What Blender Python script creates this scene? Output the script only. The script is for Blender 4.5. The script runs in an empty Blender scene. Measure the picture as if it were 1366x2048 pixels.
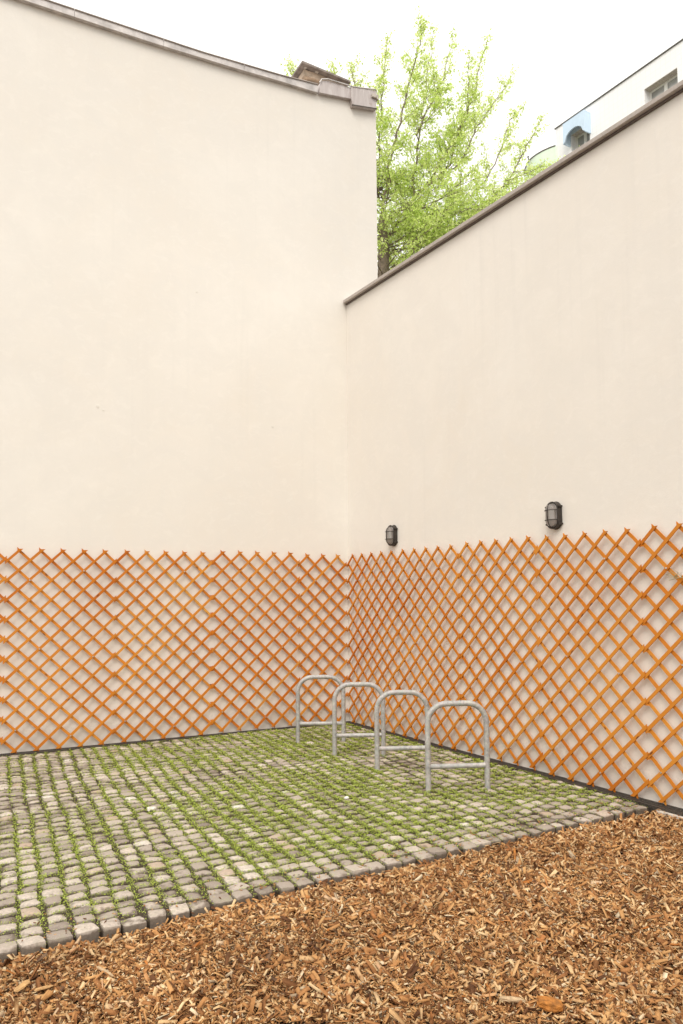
import bpy, bmesh, math, random
import numpy as np
from mathutils import Vector, Matrix, Euler, noise
random.seed(7)
rng = np.random.default_rng(7)
scn = bpy.context.scene
col = scn.collection
R = math.radians

# ------------------------------------------------------------------ camera
CAM = (-4.8744, -8.9843, 1.645)
cam_d = bpy.data.cameras.new('camera')
cam = bpy.data.objects.new('camera', cam_d); col.objects.link(cam)
yaw, pitch, roll = 0.488324, 0.0689, -0.0069925
fwd = Vector((math.sin(yaw)*math.cos(pitch), math.cos(yaw)*math.cos(pitch), math.sin(pitch)))
rgt = Vector((math.cos(yaw), -math.sin(yaw), 0)); upv = rgt.cross(fwd)
r2 = math.cos(roll)*rgt + math.sin(roll)*upv; u2 = -math.sin(roll)*rgt + math.cos(roll)*upv
m = Matrix((r2, u2, -fwd)).transposed().to_4x4(); m.translation = Vector(CAM)
cam.matrix_world = m
cam_d.sensor_fit = 'VERTICAL'; cam_d.sensor_height = 36
cam_d.lens = 1533.91*36/2048; cam_d.shift_y = 61.02/2048
cam_d.clip_end = 800; cam_d.clip_start = 0.05
scn.camera = cam

# ------------------------------------------------------------------ world: bright overcast
SUN_DIR = Vector((-0.42, -0.50, 0.76)).normalized()      # towards the sun
w = bpy.data.worlds.new('World'); scn.world = w; w.use_nodes = True
nt = w.node_tree; nt.nodes.clear()
out = nt.nodes.new('ShaderNodeOutputWorld'); bg = nt.nodes.new('ShaderNodeBackground')
sky = nt.nodes.new('ShaderNodeTexSky'); sky.sky_type = 'NISHITA'; sky.sun_disc = False
sky.sun_elevation = math.asin(SUN_DIR.z); sky.sun_rotation = math.atan2(SUN_DIR.x, SUN_DIR.y)
tc = nt.nodes.new('ShaderNodeTexCoord'); sep = nt.nodes.new('ShaderNodeSeparateXYZ')
mr = nt.nodes.new('ShaderNodeMapRange')                   # cloud cover: brighter towards the zenith
mr.inputs['From Min'].default_value = 0; mr.inputs['From Max'].default_value = 1
mr.inputs['To Min'].default_value = 7.4; mr.inputs['To Max'].default_value = 13.6
nt.links.new(tc.outputs['Generated'], sep.inputs[0]); nt.links.new(sep.outputs['Z'], mr.inputs['Value'])
tint = nt.nodes.new('ShaderNodeMix'); tint.data_type = 'RGBA'; tint.blend_type = 'MULTIPLY'; tint.inputs[0].default_value = 1
nt.links.new(mr.outputs[0], tint.inputs[6]); tint.inputs[7].default_value = (1.0, 0.975, 0.925, 1)
mx = nt.nodes.new('ShaderNodeMix'); mx.data_type = 'RGBA'; mx.inputs[0].default_value = 0.94
nt.links.new(sky.outputs[0], mx.inputs[6]); nt.links.new(tint.outputs[2], mx.inputs[7])
nt.links.new(mx.outputs[2], bg.inputs[0]); bg.inputs[1].default_value = 0.1
nt.links.new(bg.outputs[0], out.inputs[0])
sd = bpy.data.lights.new('sun', 'SUN'); sd.energy = 1.45; sd.angle = R(30); sd.color = (1, 0.95, 0.87)
so = bpy.data.objects.new('sun', sd); col.objects.link(so)
so.rotation_euler = SUN_DIR.to_track_quat('Z', 'Y').to_euler(); so.location = (-8, -10, 20)
vs = scn.view_settings
scn.display_settings.display_device = 'sRGB'
vs.view_transform = 'Standard'; vs.look = 'None'; vs.gamma = 1; vs.use_curve_mapping = False
vs.exposure = 0.50
scn.cycles.max_bounces = 8; scn.cycles.diffuse_bounces = 5

# ------------------------------------------------------------------ tags / linking
def tag(o, label=None, cat=None, group=None, kind=None):
    if label: o['label'] = label
    if cat: o['category'] = cat
    if group: o['group'] = group
    if kind: o['kind'] = kind
    return o
def empty(name, loc=(0,0,0), rz=0, parent=None):
    o = bpy.data.objects.new(name, None); col.objects.link(o)
    o.location = loc; o.rotation_euler = (0,0,rz); o.empty_display_size = .1
    if parent: o.parent = parent
    return o
def link(name, me, mat=None, parent=None, loc=None, rot=None):
    o = bpy.data.objects.new(name, me); col.objects.link(o)
    if mat is not None and len(me.materials) == 0: me.materials.append(mat)
    if parent: o.parent = parent
    if loc is not None: o.location = loc
    if rot is not None: o.rotation_euler = rot
    return o
def big_mesh(name, V, F, smooth=False):
    """V (n,3), F (m,k) all faces with k corners"""
    me = bpy.data.meshes.new(name)
    V = np.asarray(V, np.float32); F = np.asarray(F, np.int32)
    me.vertices.add(len(V)); me.vertices.foreach_set('co', V.ravel())
    k = F.shape[1]
    me.loops.add(F.size); me.loops.foreach_set('vertex_index', F.ravel())
    me.polygons.add(len(F)); me.polygons.foreach_set('loop_start', np.arange(0, F.size, k, dtype=np.int32))
    if smooth: me.polygons.foreach_set('use_smooth', np.ones(len(F), bool))
    me.update(calc_edges=True); me.validate()
    return me
class MB:
    def __init__(s): s.v = []; s.f = []
    def add(s, V, F):
        n = len(s.v); s.v += [tuple(v) for v in V]; s.f += [tuple(i+n for i in f) for f in F]
    def box(s, x0, x1, y0, y1, z0, z1):
        s.add([(x0,y0,z0),(x1,y0,z0),(x1,y1,z0),(x0,y1,z0),(x0,y0,z1),(x1,y0,z1),(x1,y1,z1),(x0,y1,z1)],
              [(0,3,2,1),(4,5,6,7),(0,1,5,4),(1,2,6,5),(2,3,7,6),(3,0,4,7)])
    def prism(s, poly, y0, y1):
        """poly in (x,z), extruded in y"""
        n = len(poly)
        s.add([(x,y0,z) for x,z in poly]+[(x,y1,z) for x,z in poly],
              [tuple(range(n)), tuple(range(2*n-1,n-1,-1))]+[(i,i+n,(i+1)%n+n,(i+1)%n) for i in range(n)])
    def tube(s, pts, r, n=10, closed=False, caps=True):
        pts = [Vector(p) for p in pts]; N = len(pts)
        rr = r if hasattr(r,'__len__') else [r]*N
        rings = []; prev = None
        for i,p in enumerate(pts):
            if closed: t = pts[(i+1)%N]-pts[i-1]
            else: t = pts[min(i+1,N-1)]-pts[max(i-1,0)]
            t.normalize()
            if prev is None:
                a = Vector((0,0,1)) if abs(t.z) < .9 else Vector((1,0,0)); u = t.cross(a).normalized()
            else:
                u = (prev - t*prev.dot(t)).normalized()
            prev = u; v = t.cross(u)
            rings.append([p+(u*math.cos(2*math.pi*k/n)+v*math.sin(2*math.pi*k/n))*rr[i] for k in range(n)])
        V = [q for rg in rings for q in rg]; F = []
        for i in range(N if closed else N-1):
            j = (i+1)%N
            for k in range(n):
                F.append((i*n+k, i*n+(k+1)%n, j*n+(k+1)%n, j*n+k))
        if caps and not closed:
            F.append(tuple(range(n-1,-1,-1))); F.append(tuple((N-1)*n+k for k in range(n)))
        s.add(V, F)
    def mesh(s, name, smooth=False, bevel=0, segs=2):
        me = bpy.data.meshes.new(name); me.from_pydata(s.v, [], s.f)
        bm = bmesh.new(); bm.from_mesh(me); bmesh.ops.recalc_face_normals(bm, faces=bm.faces)
        if bevel: bmesh.ops.bevel(bm, geom=list(bm.edges), offset=bevel, segments=segs, affect='EDGES', profile=.5)
        bm.to_mesh(me); bm.free()
        if smooth:
            me.polygons.foreach_set('use_smooth', np.ones(len(me.polygons), bool))
            me.set_sharp_from_angle(angle=R(40))
        me.update(); return me
    def build(s, name, mat, parent=None, loc=None, rot=None, **k):
        return link(name, s.mesh(name, **k), mat, parent, loc, rot)

# ------------------------------------------------------------------ materials
class NB:
    def __init__(s, name, rough=.8, spec=.5):
        s.m = bpy.data.materials.new(name); s.m.use_nodes = True; s.t = s.m.node_tree
        s.b = s.t.nodes['Principled BSDF']; s.b.inputs['Roughness'].default_value = rough
        s.b.inputs['Specular IOR Level'].default_value = spec
    def n(s, t, **k):
        nd = s.t.nodes.new(t)
        for a, v in k.items():
            if hasattr(nd, a): setattr(nd, a, v)
            else: nd.inputs[a].default_value = v
        return nd
    def l(s, a, b): s.t.links.new(a, b)
    def coord(s, kind='Object', scale=(1,1,1)):
        t = s.n('ShaderNodeTexCoord'); mp = s.n('ShaderNodeMapping'); mp.inputs['Scale'].default_value = scale
        if kind == 'Position': g = s.n('ShaderNodeNewGeometry'); s.l(g.outputs['Position'], mp.inputs[0])
        else: s.l(t.outputs[kind], mp.inputs[0])
        return mp.outputs[0]
    def noise(s, vec, scale, detail=4, rough=.55, dist=0):
        nd = s.n('ShaderNodeTexNoise'); nd.inputs['Scale'].default_value = scale; nd.inputs['Detail'].default_value = detail
        nd.inputs['Roughness'].default_value = rough; nd.inputs['Distortion'].default_value = dist
        s.l(vec, nd.inputs['Vector']); return nd.outputs[0]
    def ramp(s, fac, stops):
        nd = s.n('ShaderNodeValToRGB'); e = nd.color_ramp.elements
        while len(e) < len(stops): e.new(.5)
        for i,(p,c) in enumerate(stops):
            e[i].position = p; e[i].color = (c[0],c[1],c[2],1) if hasattr(c,'__len__') else (c,c,c,1)
        s.l(fac, nd.inputs[0]); return nd.outputs[0]
    def mix(s, fac, a, b, mode='MIX'):
        nd = s.n('ShaderNodeMix'); nd.data_type = 'RGBA'; nd.blend_type = mode
        for i, v in ((0,fac),(6,a),(7,b)):
            if hasattr(v, 'is_output'): s.l(v, nd.inputs[i])
            elif i == 0: nd.inputs[0].default_value = v
            else: nd.inputs[i].default_value = (*v,1) if hasattr(v,'__len__') else (v,v,v,1)
        return nd.outputs[2]
    def bump(s, h, strength=.3, dist=.005):
        nd = s.n('ShaderNodeBump'); nd.inputs['Strength'].default_value = strength; nd.inputs['Distance'].default_value = dist
        s.l(h, nd.inputs['Height']); s.l(nd.outputs[0], s.b.inputs['Normal']); return nd
    def base(s, c):
        if hasattr(c, 'is_output'): s.l(c, s.b.inputs['Base Color'])
        else: s.b.inputs['Base Color'].default_value = (*c,1)
        return s
def simple(name, c, rough=.6, metal=0, var=.15, scale=20, bump=.1):
    b = NB(name, rough); b.b.inputs['Metallic'].default_value = metal
    n1 = b.noise(b.coord('Position'), scale, 5)
    b.base(b.mix(b.ramp(n1, [(.3,0),(.7,1)]), tuple(x*(1-var) for x in c), tuple(min(1,x*(1+var)) for x in c)))
    if bump: b.bump(n1, bump, .002)
    return b.m

def stucco(name, c, cd):
    b = NB(name, .92, .2)
    p = b.coord('Position')
    big = b.noise(p, .55, 5, .6, .4); mid = b.noise(p, 2.3, 5, .62, .6)
    c1 = b.mix(b.ramp(big, [(.35,0),(.68,1)]), c, cd)
    c1 = b.mix(b.ramp(mid, [(.40,0),(.60,.6)]), c1, tuple(x*.945 for x in c))
    # faint rain streaks
    ps = b.coord('Position', (5,5,.16))
    st = b.noise(ps, 2.2, 3, .5)
    up = b.noise(b.coord('Position', (.5,.5,.25)), 1.1, 2)
    st = b.mix(1, b.ramp(st, [(.54,0),(.72,1)]), b.ramp(up, [(.42,0),(.66,.30)]), 'MULTIPLY')
    c1 = b.mix(st, c1, tuple(x*.86 for x in c))
    # trowel blotches
    bl = b.noise(b.coord('Position', (1,1,1.4)), 6.5, 4, .7, 1.2)
    c1 = b.mix(b.ramp(bl, [(.52,0),(.66,.28)]), c1, tuple(min(1,x*1.05) for x in c))
    sp = b.noise(p, 38, 3, .6)
    c1 = b.mix(b.ramp(sp, [(.68,0),(.76,.22)]), c1, tuple(x*.8 for x in c))
    # splash dirt close to the ground
    sx = b.n('ShaderNodeSeparateXYZ'); g = b.n('ShaderNodeNewGeometry'); b.l(g.outputs['Position'], sx.inputs[0])
    ma = b.n('ShaderNodeMath', operation='MULTIPLY_ADD'); b.l(sp, ma.inputs[0]); ma.inputs[1].default_value = -.35; b.l(sx.outputs[2], ma.inputs[2])
    c1 = b.mix(b.ramp(ma.outputs[0], [(0,.35),(.07,0)]), c1, (.55,.49,.42))
    b.base(c1)
    fine = b.noise(p, 130, 4, .65); med = b.noise(p, 9, 4, .6)
    ad = b.n('ShaderNodeMath', operation='MULTIPLY_ADD'); b.l(med, ad.inputs[0]); ad.inputs[1].default_value = 2.0; b.l(fine, ad.inputs[2])
    b.bump(ad.outputs[0], .22, .004)
    return b.m
M_wallL = stucco('cream_render', (.80,.76,.703), (.765,.715,.648))
M_wallR = stucco('cream_render_pinkish', (.79,.745,.69), (.755,.70,.632))

def slat_mat():
    b = NB('stained_wood', .65, .25)
    oi = b.n('ShaderNodeObjectInfo')
    va = b.n('ShaderNodeVectorMath', operation='ADD')
    mu = b.n('ShaderNodeMath', operation='MULTIPLY'); mu.inputs[1].default_value = 57; b.l(oi.outputs['Random'], mu.inputs[0])
    b.l(b.coord('Object', (1,1,1)), va.inputs[0]); b.l(mu.outputs[0], va.inputs[1])
    mp = b.n('ShaderNodeMapping'); mp.inputs['Scale'].default_value = (1.6, 40, 40); b.l(va.outputs[0], mp.inputs[0])
    gr = b.noise(mp.outputs[0], 4, 5, .6, .5)
    c = b.ramp(oi.outputs['Random'], [(0,(.585,.18,.010)),(.28,(.51,.13,.006)),(.5,(.63,.215,.016)),(.72,(.54,.16,.009)),(.86,(.67,.275,.035)),(.94,(.45,.105,.005)),(1,(.72,.38,.08))])
    c = b.mix(b.ramp(gr, [(.35,0),(.7,.55)]), c, (.42,.115,.006))
    lo = b.noise(b.coord('Position'), .7, 3)
    c = b.mix(b.ramp(lo, [(.42,0),(.66,.45)]), c, (.69,.30,.045))
    mk = b.n('ShaderNodeMapping'); mk.inputs['Scale'].default_value = (7, 22, 22); b.l(va.outputs[0], mk.inputs[0])
    kn = b.n('ShaderNodeTexVoronoi'); kn.inputs['Scale'].default_value = 1; b.l(mk.outputs[0], kn.inputs['Vector'])
    kr = b.ramp(kn.outputs['Distance'], [(.10,1),(.2,0)])
    nn = b.noise(va.outputs[0], 5, 1); kr = b.mix(1, kr, b.ramp(nn, [(.52,0),(.56,1)]), 'MULTIPLY')
    c = b.mix(kr, c, (.16,.045,.01))
    b.base(c); b.bump(gr, .25, .001); return b.m
M_slat = slat_mat()

def galv():
    b = NB('galvanised_steel', .5, .5); b.b.inputs['Metallic'].default_value = .25
    p = b.coord('Position'); v = b.n('ShaderNodeTexVoronoi'); v.inputs['Scale'].default_value = 55; b.l(p, v.inputs['Vector'])
    n1 = b.noise(p, 14, 5, .65)
    c = b.mix(.35, b.ramp(n1, [(.3,(.32,.275,.215)),(.7,(.49,.435,.355))]), v.outputs['Color'], 'SOFT_LIGHT')
    hs = b.n('ShaderNodeHueSaturation'); hs.inputs['Saturation'].default_value = .25; b.l(c, hs.inputs['Color'])
    ru = b.noise(p, 8, 4, .7)
    c2 = b.mix(b.ramp(ru, [(.64,0),(.74,.5)]), hs.outputs[0], (.27,.20,.14))
    b.base(c2)
    b.l(b.ramp(n1, [(.3,.5),(.7,.7)]), b.b.inputs['Roughness']); b.bump(n1, .12, .001); return b.m
M_galv = galv()

def stone_mat():
    b = NB('granite_sett', .85, .3)
    p = b.coord('Position')
    at = b.n('ShaderNodeAttribute', attribute_name='tint')
    c = b.ramp(at.outputs['Fac'], [(0,(.21,.165,.135)),(.12,(.33,.268,.222)),(.45,(.455,.38,.32)),(.68,(.56,.475,.405)),(.84,(.68,.595,.515)),(.92,(.48,.345,.25)),(1,(.80,.75,.68))])
    f1 = b.noise(p, 60, 5, .7); f2 = b.noise(p, 240, 3, .7); f3 = b.noise(p, 14, 4, .6)
    c = b.mix(b.ramp(f1, [(.38,.0),(.66,.65)]), c, (.30,.26,.22))
    c = b.mix(b.ramp(f2, [(.55,.0),(.7,.5)]), c, (.70,.65,.58))
    c = b.mix(b.ramp(f3, [(.5,0),(.72,.5)]), c, (.36,.34,.22))
    # sides turn dark brown below the top edge, uneven by noise
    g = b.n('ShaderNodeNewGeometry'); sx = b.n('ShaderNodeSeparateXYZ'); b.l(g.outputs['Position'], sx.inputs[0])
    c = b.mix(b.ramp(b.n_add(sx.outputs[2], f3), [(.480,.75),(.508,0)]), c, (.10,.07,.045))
    b.base(c)
    ad = b.n('ShaderNodeMath', operation='ADD'); b.l(f1, ad.inputs[0]); b.l(f2, ad.inputs[1])
    b.bump(ad.outputs[0], .6, .005); return b.m
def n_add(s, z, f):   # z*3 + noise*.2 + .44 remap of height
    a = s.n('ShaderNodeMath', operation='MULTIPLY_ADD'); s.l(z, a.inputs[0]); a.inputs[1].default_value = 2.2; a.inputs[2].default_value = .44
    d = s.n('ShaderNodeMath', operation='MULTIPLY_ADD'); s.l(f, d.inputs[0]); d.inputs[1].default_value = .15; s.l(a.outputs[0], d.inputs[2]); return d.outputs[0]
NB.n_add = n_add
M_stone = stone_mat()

def island(name, stops, rough=.8, translucent=0, streak=None, spec=.3, patch=None):
    b = NB(name, rough, spec); g = b.n('ShaderNodeNewGeometry')
    c = b.ramp(g.outputs['Random Per Island'], stops)
    n1 = b.noise(b.coord('Position'), streak or 40, 4, .7)
    c = b.mix(.35, c, b.ramp(n1, [(.3,.25),(.7,.8)]), 'OVERLAY')
    if patch:
        pn = b.noise(b.coord('Position'), 1.7, 5, .62, .5)
        c = b.mix(b.ramp(pn, [(.36,.6),(.60,0)]), c, patch, 'MULTIPLY')
    b.base(c)
    if translucent:
        t = b.t; tr = b.n('ShaderNodeBsdfTranslucent'); t.links.new(c, tr.inputs[0])
        ms = b.n('ShaderNodeMixShader'); ms.inputs[0].default_value = translucent
        t.links.new(b.b.outputs[0], ms.inputs[1]); t.links.new(tr.outputs[0], ms.inputs[2])
        t.links.new(ms.outputs[0], t.nodes['Material Output'].inputs[0])
    else: b.bump(n1, .4, .002)
    return b.m
M_chip = island('wood_chip', [(0,(.10,.040,.015)),(.12,(.20,.085,.028)),(.27,(.34,.150,.052)),(.47,(.46,.225,.080)),(.66,(.57,.325,.132)),(.80,(.66,.44,.23)),(.90,(.72,.53,.30)),(.93,(.42,.14,.02)),(.96,(.80,.67,.46)),(1,(.12,.05,.02))], .8, 0, 70, patch=(.50,.42,.36))
M_leaf = island('spring_leaf', [(0,(.42,.54,.11)),(.3,(.64,.79,.22)),(.6,(.74,.86,.30)),(.85,(.82,.90,.40)),(1,(.85,.90,.55))], .55, .66, 3)
M_weed = island('joint_weed', [(0,(.05,.055,.012)),(.16,(.12,.15,.02)),(.28,(.31,.38,.055)),(.6,(.47,.57,.10)),(.85,(.50,.63,.09)),(.95,(.42,.38,.10)),(1,(.62,.72,.18))], .6, .25, 20)
M_bark = simple('bark', (.20,.155,.12), .9, var=.35, scale=12, bump=.5)
M_soil = simple('soil', (.055,.037,.024), .95, var=.5, scale=60, bump=.8)
M_mulchbase = simple('mulch_base', (.05,.025,.012), .95, var=.5, scale=70, bump=.8)
M_ground = simple('earth', (.12,.10,.08), .95, var=.3, scale=2, bump=.3)
M_zinc = simple('weathered_zinc', (.56,.52,.50), .5, .25, var=.25, scale=9, bump=.15)
def zinc():
    b = NB('weathered_zinc_streaked', .55); b.b.inputs['Metallic'].default_value = .3
    st = b.noise(b.coord('Position', (6,6,.9)), 1.7, 5, .75, 1.5); n1 = b.noise(b.coord('Position'), 7, 5, .7, 1)
    c = b.mix(b.ramp(st, [(.35,0),(.65,1)]), (.44,.385,.37), (.60,.55,.53))
    c = b.mix(b.ramp(n1, [(.58,0),(.75,.6)]), c, (.30,.17,.10))
    b.base(c); b.bump(n1, .3, .006); return b.m
M_zincS = zinc()
M_coping = simple('brown_coping', (.42,.37,.335), .7, .0, var=.12, scale=40, bump=.2)
M_copbed = simple('dark_coping_bed', (.13,.10,.085), .7, .1, var=.2, scale=30, bump=.1)
M_cast = simple('dark_cast_metal', (.055,.046,.040), .38, .5, var=.2, scale=60, bump=.15)
M_iron = simple('dark_iron', (.085,.072,.06), .55, .5, var=.4, scale=50, bump=.2)
M_black = simple('drain_void', (.012,.010,.008), .9, bump=0)
M_conc = simple('pale_concrete', (.52,.47,.41), .9, var=.2, scale=30, bump=.4)
M_chim = simple('chimney_masonry', (.52,.41,.31), .9, var=.3, scale=12, bump=.6)
M_slate = simple('dark_cap_sheet', (.24,.20,.175), .7, var=.35, scale=12, bump=.4)
M_white = simple('white_paint', (.84,.83,.80), .5, var=.03, scale=5, bump=0)
M_blue = simple('pale_blue_panel', (.62,.77,.93), .45, var=.05, scale=4, bump=0)
M_green = simple('pale_green_panel', (.74,.88,.70), .45, var=.05, scale=3, bump=0)
M_dark = simple('dark_trim', (.17,.16,.15), .5, var=.2, scale=10, bump=0)
M_screw = simple('bright_zinc_screw', (.65,.62,.58), .35, .7, var=.1, bump=0)
M_orange = simple('orange_bark', (.36,.135,.022), .8, var=.5, scale=40, bump=.6)
M_grey = simple('grey_weathered_wood', (.44,.31,.18), .8, var=.35, scale=50, bump=.5)
M_tan = simple('tan_split_wood', (.46,.27,.11), .8, var=.3, scale=50, bump=.5)
M_shard = simple('pale_quartz', (.66,.62,.55), .8, var=.25, scale=60, bump=.5)
M_dry = simple('dry_sprig', (.42,.36,.20), .8, var=.4, scale=50, bump=0)
def glassm(name, tintc, rough=.06, trans=1.0):
    b = NB(name, rough); b.b.inputs['Transmission Weight'].default_value = trans; b.base(tintc); return b.m
M_glass = glassm('lamp_glass', (.60,.56,.53), .10, .85)
M_pane = simple('window_glass', (.36,.36,.35), .12, 0, var=.2, scale=3, bump=0)
def tile():
    b = NB('white_glazed_tile', .3)
    br = b.n('ShaderNodeTexBrick'); br.offset = 0; br.squash = 1
    br.inputs['Scale'].default_value = 1; br.inputs['Mortar Size'].default_value = .006; br.inputs['Brick Width'].default_value = .19; br.inputs['Row Height'].default_value = .19
    br.inputs['Color1'].default_value = (.92,.92,.92,1); br.inputs['Color2'].default_value = (.90,.90,.90,1); br.inputs['Mortar'].default_value = (.83,.825,.82,1)
    sx = b.n('ShaderNodeSeparateXYZ'); cx = b.n('ShaderNodeCombineXYZ'); b.l(b.coord('Object'), sx.inputs[0])
    b.l(sx.outputs[0], cx.inputs[0]); b.l(sx.outputs[2], cx.inputs[1]); b.l(cx.outputs[0], br.inputs['Vector'])
    b.base(br.outputs['Color'])
    return b.m
M_tile = tile()

# ------------------------------------------------------------------ shared layout
DA = .0483
RD = Vector((math.sin(DA), -math.cos(DA), 0))            # along the boundary wall, towards the viewer
RN = Vector((math.cos(DA), math.sin(DA), 0))             # into the boundary wall
RZ = math.atan2(RD.y, RD.x)
def rw(s, n, z=0): return RD*s + RN*n + Vector((0,0,z))

# ------------------------------------------------------------------ ground
def sheet(name, pts, mat, parent=None):
    me = bpy.data.meshes.new(name); me.from_pydata(pts, [], [tuple(range(len(pts)))]); return link(name, me, mat, parent)
tag(sheet('ground', [(-250,-250,-.14),(250,-250,-.14),(250,300,-.14),(-250,300,-.14)], M_ground), kind='structure')

# ------------------------------------------------------------------ tall building at the left
bld = tag(empty('building', (0,0,0)), 'tall cream rendered building side with grey metal roof edging, left of the corner', 'building')
def fbot(x): return float(np.interp(x, [-9,-2.7,-1.68,-.98,-.477,.12,.5], [8.385,8.385,8.41,8.44,8.452,8.525,8.535]))
def ftop(x): return float(np.interp(x, [-9,-2.08,-.98,-.43], [8.468,8.482,8.530,8.575]))
b = MB()
xs = [-10,-8,-6,-4,-2.7,-1.68,-.98,-.477,.12,.5]
poly = [(.5,-.14),(-10,-.14)]
poly = [(-10,-.14),(.5,-.14)]+[(x, fbot(max(x,-9))+.02) for x in reversed(xs)]
b.prism(poly, 0, 9)
b.build('wall', M_wallL, bld)
for (px_, pz_, sr) in ((-3.266,3.838,.022),(-1.092,3.812,.014),(-3.20,3.80,.010),(-2.1,5.4,.012)):
    pm = MB(); k9 = [(px_+sr*random.uniform(.6,1.2)*math.cos(a), pz_+sr*random.uniform(.6,1.3)*math.sin(a)) for a in np.linspace(0,2*math.pi,9)[:-1]]
    pm.prism(k9, -.005, .002); pm.build('plaster_lump', M_wallL, bld, bevel=.0015)
r = MB(); r.box(-10,.46,.02,9,8.50,8.53); r.build('roof', M_zinc, bld)
# edging in lengths
seams = [-9,-7.8,-6.75,-5.7,-4.65,-3.6,-2.55,-1.5,-.44]
for a, c in zip(seams[:-1], seams[1:]):
    f = MB(); c2 = c-.004; k = 4
    for j in range(k):
        x0 = a+(c2-a)*j/k; x1 = a+(c2-a)*(j+1)/k
        f.add([(x0,-.045,fbot(x0)),(x1,-.045,fbot(x1)),(x1,-.045,ftop(x1)),(x0,-.045,ftop(x0)),
               (x0,.05,fbot(x0)),(x1,.05,fbot(x1)),(x1,.05,ftop(x1)),(x0,.05,ftop(x0))],
              [(0,1,2,3),(4,7,6,5),(0,4,5,1),(3,2,6,7)]+([(0,3,7,4)] if j==0 else [])+([(1,5,6,2)] if j==k-1 else []))
    o = f.build('roof_edging', M_zinc, bld)
    t = MB(); t.tube([(x,-.052,ftop(x)+.003) for x in np.linspace(a,c2,5)], .008, 8); t.build('rolled_edge', M_coping, o, smooth=True)
    d = MB(); d.tube([(x,-.050,fbot(x)+.002) for x in np.linspace(a,c2,5)], .0045, 6); d.build('drip_lip', M_coping, o, smooth=True)
# raised end pieces
f = MB()
f.prism([(-.42,8.462),(.10,8.528),(.095,8.690),(-.30,8.672),(-.385,8.645),(-.405,8.60)], -.058, .30)
o = f.build('raised_flashing', M_zincS, bld, bevel=.004)
t = MB(); t.tube([(-.425,-.068,8.595),(-.39,-.07,8.655),(-.30,-.07,8.684),(.10,-.07,8.700),(.45,-.075,8.770),(.475,-.06,8.75)], .010, 8); t.build('rolled_edge', M_zinc, o, smooth=True)
f = MB(); f.prism([(.085,8.425),(.470,8.487),(.465,8.760),(.062,8.692),(.062,8.54)], -.072, .45); f.v = [(x+.0,y,z) for x,y,z in f.v]
o = f.build('end_flashing', M_zincS, bld, bevel=.004)
t = MB(); t.box(.075,.475,-.078,-.064,8.425,8.437); t.v = [(x,y,z+(x-.075)*.16) for x,y,z in t.v]; t.build('drip_lip', M_iron, o)
t = MB(); t.box(.385,.455,-.105,-.074,8.63,8.68); t.box(.46,.49,-.10,-.02,8.62,8.69); t.build('clamp', M_conc, o, bevel=.004)
# chimney
ch = MB(); ch.box(-.235,.30,.76,1.60,8.5,9.22); ch.box(-.30,.39,.69,1.67,9.22,9.315)
cho = ch.build('chimney', M_chim, bld, bevel=.006)
cp = MB(); cp.prism([(-.37,9.330),(.28+.15,9.285+.0),(.43,9.312),(-.37,9.362)], .60, 1.75); cp.build('cap', M_slate, cho)
for k in range(3):
    q = MB(); q.box(-.30+.17*k,-.27+.17*k+.02*k,.65,.69,9.316,9.328); q.v = [(x,y,z-.004*k) for x,y,z in q.v]; q.build('wedge', M_conc, cho)

# ------------------------------------------------------------------ boundary wall at the right
bw = tag(empty('boundary_wall', (0,0,0), RZ), 'long cream rendered boundary wall with dark brown coping, running to the right', 'wall')
b = MB(); b.box(.0,13,0,.30,-.14,5.605); b.v = [(x if x > 1 else x+.0+ (y*0), y+ (0), z) for x,y,z in b.v]
# butt the end against the building face (the two walls are not quite square)
b.v = [((.0 + y*math.tan(DA)+.001) if x < 1 else x, y, z) for x,y,z in b.v]
b.build('wall', M_wallR, bw)
for i in range(6):
    s0 = .012+.0 if i == 0 else 2.2*i+.002; s1 = 2.2*(i+1)-.001
    c = MB(); c.box(s0,s1,-.060,.36,5.608,5.648); c.build('coping', M_coping, bw, bevel=.003)
    c = MB(); c.box(s0,s1+.003,-.022,.33,5.590,5.606); c.build('coping_bed', M_copbed, bw)

# ------------------------------------------------------------------ drains
def drain(name, label, origin, rz, length, step=.5):
    t = tag(empty(name, origin, rz), label, 'drain channel', 'slotted drain channels along the walls')
    b = MB(); b.box(0,length,-.135,-.121,-.10,.003); b.box(0,length,-.016,-.002,-.10,-.001); b.build('channel_frame', M_iron, t)
    b = MB(); b.box(0,length,-.121,-.016,-.10,-.055); b.build('channel_floor', M_black, t)
    g = MB(); 
    for k in range(int(step/.02)): g.box(.004+k*.02,.004+k*.02+.0085,-.119,-.018,-.022,.0)
    g.box(.0,step-.006,-.074,-.063,-.020,-.002)
    me = g.mesh('grate'); me.materials.append(M_iron)
    for i in range(int(length/step)): link('grate', me, None, t, (i*step+.002,0,0))
    return t
drain('drain_channel', 'dark slotted drain channel at the foot of the left wall', (-8.0,0,0), 0, 7.86)
drain('drain_channel', 'dark iron grated drain channel at the foot of the right wall', rw(0,0), RZ, 9.0)

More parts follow.
